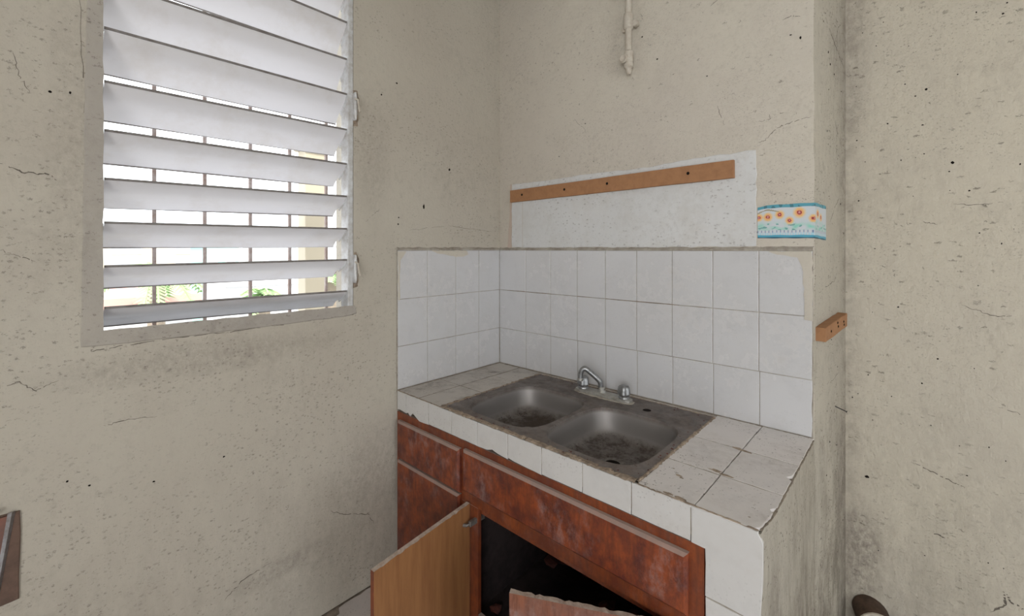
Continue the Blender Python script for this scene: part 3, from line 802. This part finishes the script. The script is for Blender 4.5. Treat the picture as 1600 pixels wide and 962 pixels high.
# chipped corners on the right tiles
for i, (x, y, r) in enumerate([(-.405, 1.363, .014), (-.437, 1.372, .015), (-.43, 1.573, .016), (-.40, 1.566, .012), (-.455, 1.155, .014), (-.49, 1.156, .010), (-.508, 1.27, .008), (-.497, 1.262, .006), (-.30, 1.19, .003), (-.535, 1.30, .003)]):
    rd = random.Random(i); bm = bmesh.new()
    o = [(x + r * 1.5 * math.cos(k * .7) * rd.uniform(.5, 1.1), y + r * .6 * math.sin(k * .7) * rd.uniform(.5, 1.1)) for k in range(9)]
    slab(bm, o, PT, .838, .8412 + .0004, .001)
    obj('chip', bm, M['mortar'], ctr, smooth=False)

# ------------------------------------------------------------------ double sink
snk = thing('double_sink', 'stained stainless steel double bowl sink set in the tiled counter', 'sink', (-1.0, 1.46, ZT))
def se(c, a, b, n, th):
    ct, st = math.cos(th), math.sin(th)
    return (c[0] + a * math.copysign(abs(ct) ** (2 / n), ct), c[1] + b * math.copysign(abs(st) ** (2 / n), st))
NN = 96
bm = bmesh.new()
def bowl(c, a, b, X0, X1, Y0, Y1):
    outer = []
    corners = [(X1, Y1), (X0, Y1), (X0, Y0), (X1, Y0)]
    base = [se(c, a + .010, b + .010, 3.9, 2 * math.pi * k / NN) for k in range(NN)]
    for p in base:
        dx, dy = p[0] - c[0], p[1] - c[1]
        tx = ((X1 if dx > 0 else X0) - c[0]) / dx if abs(dx) > 1e-9 else 1e9
        ty = ((Y1 if dy > 0 else Y0) - c[1]) / dy if abs(dy) > 1e-9 else 1e9
        t = min(tx, ty); outer.append([c[0] + dx * t, c[1] + dy * t])
    for q in corners:
        k = min(range(NN), key=lambda i: (outer[i][0] - q[0]) ** 2 + (outer[i][1] - q[1]) ** 2); outer[k] = list(q)
    zt = ZT + .0025
    loops = [[(x, y, zt) for x, y in outer]]
    for da, n, z in ((.010, 3.9, zt), (.006, 3.9, zt + .0016), (.002, 3.9, zt + .0008), (0, 3.9, zt - .004), (-.003, 3.9, zt - .012), (-.010, 3.9, zt - .042), (-.016, 3.8, zt - .074),
                     (-.024, 3.6, zt - .091), (-.038, 3.4, zt - .103), (-.058, 3.1, zt - .109), (-.10, 2.6, zt - .112), (-.145, 2.2, zt - .114)):
        loops.append([(*se(c, a + da, b + da, n, 2 * math.pi * k / NN), z) for k in range(NN)])
    loops.append([(c[0] + .045 * math.cos(2 * math.pi * k / NN), c[1] + .045 * math.sin(2 * math.pi * k / NN), zt - .116) for k in range(NN)])
    V = [[bm.verts.new(p) for p in l] for l in loops]
    for r, s in zip(V, V[1:]):
        for k in range(NN): bm.faces.new((r[k], r[(k + 1) % NN], s[(k + 1) % NN], s[k]))
    bm.faces.new(V[-1])
    return zt - .116
cL, cR = (-1.208, 1.412), (-.802, 1.405)
SX0, SX1, SY0, SY1, SM = -1.455, -.582, 1.155, 1.797, -1.003
zb = bowl(cL, .192, .212, SX0, SM, SY0, SY1)
bowl(cR, .190, .212, SM, SX1, SY0, SY1)
sink_body = obj('basin_sheet', bm, M['steel'], snk, angle=50)
for f in (0,):
    pass
for c in (cL, cR):
    bm = bmesh.new()
    lathe(bm, [(.046, .0), (.046, .003), (.040, .004), (.034, .001), (.030, -.0005)], (c[0], c[1], zb), 'z', 28)
    dr = obj('drain', bm, M['hinge'], snk)
    bm = bmesh.new(); lathe(bm, [(.028, .0012), (.028, .0016), (.001, .0016)], (c[0], c[1], zb), 'z', 20)
    obj('drain_hole', bm, M['hole'], dr)
bm = bmesh.new(); lathe(bm, [(.020, .0), (.020, .0012), (.0175, .0018), (.0165, .0006)], (-.805, 1.688, ZT + .0022), 'z', 28)
rg = obj('spare_hole', bm, M['steel'], snk); rg['label'] = 'round empty tap hole in the sink deck'
bm = bmesh.new(); lathe(bm, [(.0165, .0), (.0165, .0009), (.0002, .0009)], (-.805, 1.688, ZT + .0022), 'z', 24)
obj('hole', bm, M['hole'], rg)
# bead of old mortar and sealant round the rim
bead([(SX0 - .002, SY0 + .002), (SX1, SY0 + .001)], .013, .005, 'mortar', snk, 11, ZT + .0015, 'mortar_rim', .3)
bead([(SX1 + .002, SY0), (SX1 + .003, SY1)], .0060, .004, 'mortar', snk, 12, ZT + .0015, 'mortar_rim', .5)
bead([(SX1, SY1 + .002), (SX0, SY1 + .002)], .0055, .004, 'mortar', snk, 13, ZT + .0015, 'mortar_rim', .5)
bead([(SX0 - .004, SY1), (SX0 - .004, SY0)], .011, .004, 'mortar', snk, 14, ZT + .0015, 'mortar_rim', .6)
rd = random.Random(31)
bm = bmesh.new()
for k in range(70):       # crumbs of rust and mortar
    e = rd.random()
    if e < .35: x, y = rd.uniform(SX0, SX1), SY0 + rd.uniform(0, .03)
    elif e < .6: x, y = SX1 - rd.uniform(0, .02), rd.uniform(SY0, SY1)
    elif e < .8: x, y = rd.uniform(SX0, SX1), SY1 - rd.uniform(0, .03)
    else: x, y = SX0 + rd.uniform(0, .02), rd.uniform(SY0, SY1)
    r = rd.uniform(.0012, .0035); z = ZT + .0025
    vs = [bm.verts.new((x + r * a, y + r * b, z + r * c)) for a, b, c in ((-1, -.6, 0), (1, -.8, 0), (.7, .9, 0), (-.8, .8, 0), (0, .1, .9))]
    for q in ((0, 1, 4), (1, 2, 4), (2, 3, 4), (3, 0, 4)): bm.faces.new([vs[i] for i in q])
obj('crumbs', bm, M['rubble'], snk, smooth=False, kind='stuff')

# ------------------------------------------------------------------ faucet
fx, fy, fz = -1.030, 1.722, ZT + .0025
fct = thing('faucet', 'scaled chrome two-handle faucet on the back of the sink', 'faucet', (fx, fy, fz))
bm = bmesh.new()
n = 40; o = []
for k in range(n):
    p = se((fx, fy), .138, .027, 5, 2 * math.pi * k / n); o.append(p)
slab(bm, o, PT, fz - .001, fz + .016, .005)
obj('base_plate', bm, M['scale'], fct, angle=40)
bm = bmesh.new(); slab(bm, rag([se((fx, fy), .150, .038, 3, 2 * math.pi * k / 24) for k in range(24)], .01, .0025, 3), PT, fz - .0005, fz + .003, .002)
obj('putty', bm, M['grout_light'], fct, smooth=False)
for sx in (-1, 1):
    bm = bmesh.new(); hx = fx + sx * .104
    lathe(bm, [(.0245, .014), (.0245, .020), (.021, .024), (.0225, .030), (.0235, .034)], (hx, fy, fz), 'z', 20)
    rings = []; 
    for r, h in ((.0265, .034), (.0255, .040), (.0245, .052), (.0225, .064), (.018, .069), (.006, .0705)):
        rings.append([bm.verts.new((hx + r * (1 + .11 * math.cos(5 * a)) * math.cos(a), fy + r * (1 + .11 * math.cos(5 * a)) * math.sin(a), fz + h)) for a in [2 * math.pi * k / 30 for k in range(30)]])
    for a, b in zip(rings, rings[1:]):
        for k in range(30): bm.faces.new((a[k], a[(k + 1) % 30], b[(k + 1) % 30], b[k]))
    bm.faces.new(rings[-1])
    obj('handle', bm, M['chrome'], fct, angle=50)
bm = bmesh.new()
lathe(bm, [(.018, .012), (.018, .024), (.0155, .027), (.0155, .036), (.012, .040)], (fx - .005, fy, fz), 'z', 20)
sb = obj('spout_base', bm, M['scale'], fct)
ff = [(-1.041, 1.722, fz + .035), (-1.042, 1.721, fz + .054), (-1.049, 1.716, fz + .070), (-1.084, 1.696, fz + .104), (-1.099, 1.687, fz + .116), (-1.111, 1.680, fz + .111), (-1.1175, 1.676, fz + .092), (-1.1185, 1.675, fz + .074)]
bm = bmesh.new(); sp = smooth_path(ff, 5); tube(bm, sp, .0120, 14)
spt = obj('spout', bm, M['chrome'], fct, angle=60)
bm = bmesh.new(); tube(bm, [ff[-1], (ff[-1][0] - .001, ff[-1][1] - .001, ff[-1][2] - .012)], [.0135, .0135], 14)
obj('aerator', bm, M['scale'], spt)

# ------------------------------------------------------------------ cabinet under the counter
FY = 1.146
cab = thing('sink_cabinet', 'red-stained wooden cabinet under the sink with two open doors', 'cabinet', (-1.09, 1.16, 0))
bm = bmesh.new()
fy0, fy1 = FY, FY + .018
box(bm, -1.784, -.394, fy0 + .0015, fy1, .506, .7435)   # wide top rail
obj('top_rail', bm, M['wood_side'], cab, smooth=False)
for a, b in ((-1.784, -1.742), (-1.345, -1.232), (-.452, -.394)):
    obj('stile', B(a, b, fy0 + .001, fy1, .05, .507, .0008), M['wood_side'], cab, smooth=False)
obj('bottom_rail', B(-1.232, -.452, fy0 + .001, fy1, .05, .10), M['wood_side'], cab, smooth=False)
obj('bottom_rail', B(-1.742, -1.345, fy0 + .001, fy1, .05, .10), M['wood_side'], cab, smooth=False)
obj('inner_rail', B(-1.232, -.452, fy1, fy1 + .03, .480, .512), M['wood_side'], cab, smooth=False)
def front_panel(name, x0, x1, z0, z1, mat='wood', t=.019):
    bm = bmesh.new(); y1 = FY + .001; y0 = y1 - t
    c = .009; q = .007
    a = [bm.verts.new(p) for p in ((x0, y1, z0), (x1, y1, z0), (x1, y1, z1), (x0, y1, z1))]
    b = [bm.verts.new(p) for p in ((x0, y0 + q, z0), (x1, y0 + q, z0), (x1, y0 + q, z1), (x0, y0 + q, z1))]
    d = [bm.verts.new(p) for p in ((x0 + c, y0, z0 + c), (x1 - c, y0, z0 + c), (x1 - c, y0, z1 - c), (x0 + c, y0, z1 - c))]
    for r, s in ((a, b), (b, d)):
        for k in range(4): bm.faces.new((r[k], r[(k + 1) % 4], s[(k + 1) % 4], s[k]))
    bm.faces.new(d); bm.faces.new(a[::-1])
    return obj(name, bm, M[mat], cab, smooth=False)
front_panel('drawer', -1.760, -1.325, .538, .710)
front_panel('door', -1.760, -1.325, .075, .530)['label'] = 'closed narrow door below the small drawer'
front_panel('false_front', -1.303, -.430, .556, .717)['label'] = 'long fixed red panel, scuffed with pale smudges'
# shell behind: dark sides, back, bottom
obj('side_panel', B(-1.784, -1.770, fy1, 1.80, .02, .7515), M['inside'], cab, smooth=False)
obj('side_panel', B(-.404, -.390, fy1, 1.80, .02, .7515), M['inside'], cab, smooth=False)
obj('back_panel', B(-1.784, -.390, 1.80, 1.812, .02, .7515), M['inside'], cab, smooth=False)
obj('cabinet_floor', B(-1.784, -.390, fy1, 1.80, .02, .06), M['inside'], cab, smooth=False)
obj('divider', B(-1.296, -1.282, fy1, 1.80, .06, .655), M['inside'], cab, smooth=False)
# swung doors
def swung(name, hinge, end, z0, z1, t, mats, chip_seed, label):
    h = Vector((hinge[0], hinge[1], 0)); e = Vector((end[0], end[1], 0)); d = (e - h); L = d.length; d.normalize()
    nrm = Vector((d.y, -d.x, 0))
    rd = random.Random(chip_seed); bm = bmesh.new(); k = 40
    top = []
    for i in range(k + 1):
        u = L * i / k; z = z1 - (rd.uniform(0, .006) if rd.random() < .5 else rd.uniform(0, .0015))
        base = h + d * u
        top.append([bm.verts.new(base + nrm * w + Vector((0, 0, zz))) for w, zz in ((0, z0), (0, z1), (t, z), (t, z0))])
    for a, b in zip(top, top[1:]):
        for s, m_ in ((0, 0), (1, 2), (2, 1), (3, 0)):
            f = bm.faces.new((a[s], b[s], b[(s + 1) % 4], a[(s + 1) % 4])); f.material_index = m_
    for q in (top[0], top[-1]): bm.faces.new(q).material_index = 0
    o = obj(name, bm, mats, cab, smooth=False); o['label'] = label
    return o, h, d, nrm
dl, h, d, nn = swung('door', (-1.281, 1.133), (-1.226, .694), .075, .521, -.016, [M['wood_side'], M['ply'], M['ply_edge']], 4, 'open left door showing its bare plywood inside face')
dr_, h2, d2, nn2 = swung('door', (-.425, 1.140), (-.852, .915), .075, .520, .018, [M['wood_dusty'], M['ply'], M['ply_edge']], 9, 'open right door, dusty red outer face with a chipped top edge')
# hinges on the left door
for z in (.452, .36):
    bm = bmesh.new()
    box(bm, -1.2735, -1.2705, 1.075, 1.120, z - .020, z + .020, .001) if z > .4 else box(bm, -1.2745, -1.2715, 1.108, 1.126, z - .028, z + .028, .001)
    hg = obj('hinge', bm, M['hinge'], dl)
    if z > .4:
        bm = bmesh.new()
        tube(bm, [(-1.268, 1.098, z), (-1.250, 1.104, z + .002), (-1.244, 1.120, z + .004)], [.007, .006, .005], 8)
        box(bm, -1.250, -1.236, 1.112, 1.190, z - .004, z + .016, .002)
        obj('hinge', bm, M['hinge'], dl)
# rubble lying on the cabinet floor
rd = random.Random(77)
bm = bmesh.new()
for k in range(26):
    x, y, r = rd.uniform(-1.24, -.5), rd.uniform(1.20, 1.75), rd.uniform(.015, .055)
    r_ = bmesh.ops.create_icosphere(bm, subdivisions=1, radius=r)['verts']
    for v in r_:
        v.co *= rd.uniform(.7, 1.2); v.co.z *= .35
    zmin = min(v.co.z for v in r_)
    for v in r_: v.co += Vector((x, y, .0605 - zmin))
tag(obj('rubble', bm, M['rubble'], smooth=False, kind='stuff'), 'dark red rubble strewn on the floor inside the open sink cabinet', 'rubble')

# ------------------------------------------------------------------ wooden rail and block, sticker, nail
def screws(pts, place, r, parent, mat='hole', h0=-.001, h1=.0012):
    for (u, v) in pts:
        bm = bmesh.new(); o = [(u + r * math.cos(2 * math.pi * k / 10), v + r * math.sin(2 * math.pi * k / 10)) for k in range(10)]
        slab(bm, o, place, h0, h1, r * .2); obj('screw_hole', bm, M[mat], parent, smooth=False)
bm = bmesh.new()
slab(bm, rag([(-1.690, 1.764), (-.515, 1.775), (-.515, 1.845), (-1.690, 1.831)], .10, .0006, 3), lambda u, v, h: (u, 1.8380 - h, v), 0, .018, .0015)
rail = tag(obj('wall_rail', bm, M['bar'], smooth=False), 'long thin brown wooden strip screwed over the white plaster patch', 'rail')
screws([(-1.600, 1.800), (-1.313, 1.803), (-1.067, 1.808), (-.689, 1.812)], lambda u, v, h: (u, 1.820 - h, v), .0065, rail)
bm = bmesh.new()
slab(bm, rag([(.022, 1.176), (.285, 1.203), (.285, 1.252), (.022, 1.226)], .03, .0012, 8), PE, -.001, .030, .002)
blk = tag(obj('wooden_block', bm, M['bar'], smooth=False), 'short orange-brown wooden block screwed to the narrow end wall', 'block')
screws([(.08, 1.208), (.165, 1.216), (.235, 1.226), (.158, 1.230), (.24, 1.214)], lambda u, v, h: PE(u, v, .030 + h), .005, blk)
# flowered border sticker wrapping the corner
def sticker_col(u, v):
    # u in metres from the left end, v 0..1 up; flowers, foliage, blue stripes
    if v > .90: return (.09, .33, .42) if noise.noise(Vector((u * 60, v * 5, 1))) < .25 else (.05, .19, .24)
    if v < .10: return (.08, .36, .50) if v > .035 else (.03, .12, .18)
    c = Vector((.58, .62, .66))
    y = v * .118
    if .10 < v < .17 and (int(u * 250) % 2 == 0): c = Vector((.40, .62, .72))
    if .17 < v < .24 and (int(u * 330) % 4 == 0): c = Vector((.22, .30, .45))
    k = noise.noise(Vector((u * 45, v * 9, 4)))
    if .24 < v < .52: c = c.lerp(Vector((.26, .62, .52)), max(0, min(1, .40 + 1.1 * k)) * (1 - abs(v - .36) / .18 if v > .36 else 1))
    k2 = noise.noise(Vector((u * 70, v * 14, 9)))
    if .24 < v < .44 and k2 > .30: c = Vector((.16, .38, .36))
    for fu, fv, r in ((.004, .66, .017), (.034, .64, .019), (.072, .70, .018), (.103, .52, .016), (.133, .74, .022), (.174, .56, .016), (.205, .70, .018), (.238, .62, .016)):
        du, dv = u - fu, (v - fv) * .118; q = math.hypot(du, dv) / r * (1 + .12 * noise.noise(Vector((du * 200, dv * 200, 2))))
        if q < 1.0:
            c = c.lerp(Vector((.80, .50, .16)), min(1, (1 - q) * 2.2))
            if q < .52: c = c.lerp(Vector((.78, .36, .20)), .7)
            if q < .34 and dv > -.3 * r: c = Vector((.36, .05, .05))
            if q < .16: c = Vector((.62, .30, .30))
    if v > .74 and u < .07 and abs(v - .80 - .05 * math.sin(u * 50)) < .018: c = Vector((.34, .30, .20))
    return tuple(c)
me_ = bmesh.new(); nu, nv = 200, 84; UL = .174; UE = .125
lay = me_.loops.layers.float_color.new('print')
G_ = {}
for i in range(nu + 1):
    u = (UL + UE) * i / nu
    for j in range(nv + 1):
        v = j / nv
        lo = 1.5405 - .004 * (u / .3); hi = 1.6625 - (0 if u > .03 else (.03 - u) * .25)
        z = lo + (hi - lo) * v + .0007 * math.sin(u * 90 + j)
        if u <= UL - .003: p = Vector((-.436 + u, 1.8385, z))
        elif u < UL + .002: p = Vector((-.2595, 1.838, z))
        else: p = Vector(PE(u - UL, z - .004 * (u - UL) / .1, .0020))
        G_[i, j] = me_.verts.new(p)
for i in range(nu):
    for j in range(nv):
        f = me_.faces.new((G_[i, j], G_[i + 1, j], G_[i + 1, j + 1], G_[i, j + 1]))
        c = sticker_col((UL + UE) * (i + .5) / nu, (j + .5) / nv)
        for lp in f.loops: lp[lay] = (*c, 1)
mm, nt, b_ = new_mat('sticker_print')
at = nt.nodes.new('ShaderNodeVertexColor'); at.layer_name = 'print'
nt.links.new(at.outputs[0], b_.inputs['Base Color']); b_.inputs['Roughness'].default_value = .45
st = tag(obj('border_sticker', me_, mm, smooth=False), 'flowered border sticker with blue edges wrapped round the wall corner', 'sticker')
sm_ = st.modifiers.new('thickness', 'SOLIDIFY'); sm_.thickness = .0006
# nail
bm = bmesh.new()
p0 = Vector(PE(.245, .897, -.004)); p1 = Vector(PE(.255, .882, .034))
tube(bm, [p0, p1], .0018, 8)
dv_ = (p1 - p0).normalized(); tube(bm, [p1, p1 + dv_ * .0015], .0042, 10)
tag(obj('nail', bm, M['nail']), 'black nail sticking out of the grimy end wall', 'nail')

# ------------------------------------------------------------------ capped pipe above the sink
px_, py_ = -.949, 1.806
pip = thing('water_pipe', 'cream painted water pipe ending in a capped valve, high on the back wall', 'pipe', (px_, py_, 2.3))
bm = bmesh.new(); tube(bm, [(px_, py_, 2.385), (px_, py_, 2.5), (px_ + .001, py_, 2.949)], .0145, 16)
obj('pipe', bm, M['pipe'], pip)
bm = bmesh.new(); lathe(bm, [(.016, 2.488), (.022, 2.494), (.023, 2.52), (.020, 2.527), (.021, 2.535), (.021, 2.552), (.016, 2.558)], (px_, py_, 0), 'z', 18)
cl = obj('coupling', bm, M['pipe'], pip)
bm = bmesh.new(); lathe(bm, [(.006, -.012), (.014, -.010), (.015, .006), (.012, .012), (.005, .013)], (px_ + .032, py_ + .004, 2.505), 'y', 14)
tube(bm, [(px_ + .01, py_ + .01, 2.505), (px_ + .032, py_ + .01, 2.505)], .008, 10)
obj('clamp', bm, M['pipe'], pip)
bm = bmesh.new(); lathe(bm, [(.006, -.01), (.012, -.008), (.012, .006), (.005, .010)], (px_ - .026, py_ + .012, 2.497), 'y', 14)
tube(bm, [(px_ - .01, py_ + .012, 2.5), (px_ - .026, py_ + .012, 2.497)], .007, 10)
obj('clamp', bm, M['pipe'], pip)
bm = bmesh.new(); lathe(bm, [(.016, 2.389), (.021, 2.384), (.021, 2.374), (.0195, 2.37), (.0205, 2.34), (.0175, 2.336), (.0205, 2.332), (.0205, 2.316), (.014, 2.310), (.012, 2.292), (.008, 2.285)], (px_ + .001, py_, 0), 'z', 18)
obj('valve_body', bm, M['pipe'], pip)
bm = bmesh.new(); lathe(bm, [(.010, -.008), (.016, -.010), (.019, -.020), (.015, -.026), (.008, -.022)], (px_ - .012, py_ - .004, 2.352), 'y', 16)
obj('valve_knob', bm, M['pipe'], pip)

# ------------------------------------------------------------------ drain stub low on the right wall
dp = thing('drain_stub', 'open brown drain pipe stub low on the right wall', 'pipe', (-.115, 2.20, .075))
dc = Vector((-.125, 2.21, .075)); da = Vector((.30, -.90, -.1)).normalized()
bm = bmesh.new(); 
def ringtube(bm, p, d, prof, n=24):
    up = d.orthogonal().normalized(); s = d.cross(up); rings = []
    for r, h in prof: rings.append([bm.verts.new(p + d * h + (up * math.cos(2 * math.pi * k / n) + s * math.sin(2 * math.pi * k / n)) * r) for k in range(n)])
    for a, b in zip(rings, rings[1:]):
        for k in range(n): bm.faces.new((a[k], a[(k + 1) % n], b[(k + 1) % n], b[k]))
ringtube(bm, dc, da, [(.056, -.03), (.056, .045), (.060, .05), (.060, .062), (.053, .064), (.050, .055), (.049, -.02), (.001, -.02)])
obj('pipe', bm, M['brownpipe'], dp)
bm = bmesh.new(); ringtube(bm, dc, da, [(.0605, .060), (.0605, .066), (.054, .0665), (.053, .058)])
obj('rim', bm, M['pipe'], dp)

# ------------------------------------------------------------------ rusty metal box on the left wall
bx = thing('rusty_metal_box', 'rusty sheet metal box with a hanging cover, at the far left', 'box', (-1.78, -.12, .66))
bm = bmesh.new()
slab(bm, rag([(-.26, .548), (-.045, .553), (-.030, .556), (-.028, .792), (-.26, .806)], .05, .002, 2), PX, 0, .006, .002)
obj('back_plate', bm, M['rust'], bx, smooth=False)
bm = bmesh.new()
def quadplate(bm, pts, th):
    a = [Vector(p) for p in pts]; n_ = (a[1] - a[0]).cross(a[3] - a[0]).normalized() * th
    v = [bm.verts.new(p) for p in a] + [bm.verts.new(p + n_) for p in a]
    for f in ((0, 1, 2, 3), (7, 6, 5, 4), (0, 4, 5, 1), (1, 5, 6, 2), (2, 6, 7, 3), (3, 7, 4, 0)): bm.faces.new([v[i] for i in f])
quadplate(bm, [(-1.784, -.036, .795), (-1.784, -.068, .555), (-1.775, -.074, .555), (-1.775, -.042, .797)], .003)
quadplate(bm, [(-1.775, -.042, .797), (-1.775, -.074, .555), (-1.775, -.080, .555), (-1.775, -.050, .797)], .003)
obj('metal_rim', bm, M['silver'], bx, smooth=False)
bm = bmesh.new()
quadplate(bm, [(-1.776, -.049, .790), (-1.776, -.081, .56), (-1.776, -.25, .56), (-1.776, -.25, .79)], .003)
obj('cover', bm, M['rust_red'], bx, smooth=False)
bm = bmesh.new(); tube(bm, [(-1.782, -.075, .80), (-1.772, -.066, .815)], .004, 8)
obj('bolt', bm, M['nail'], bx)
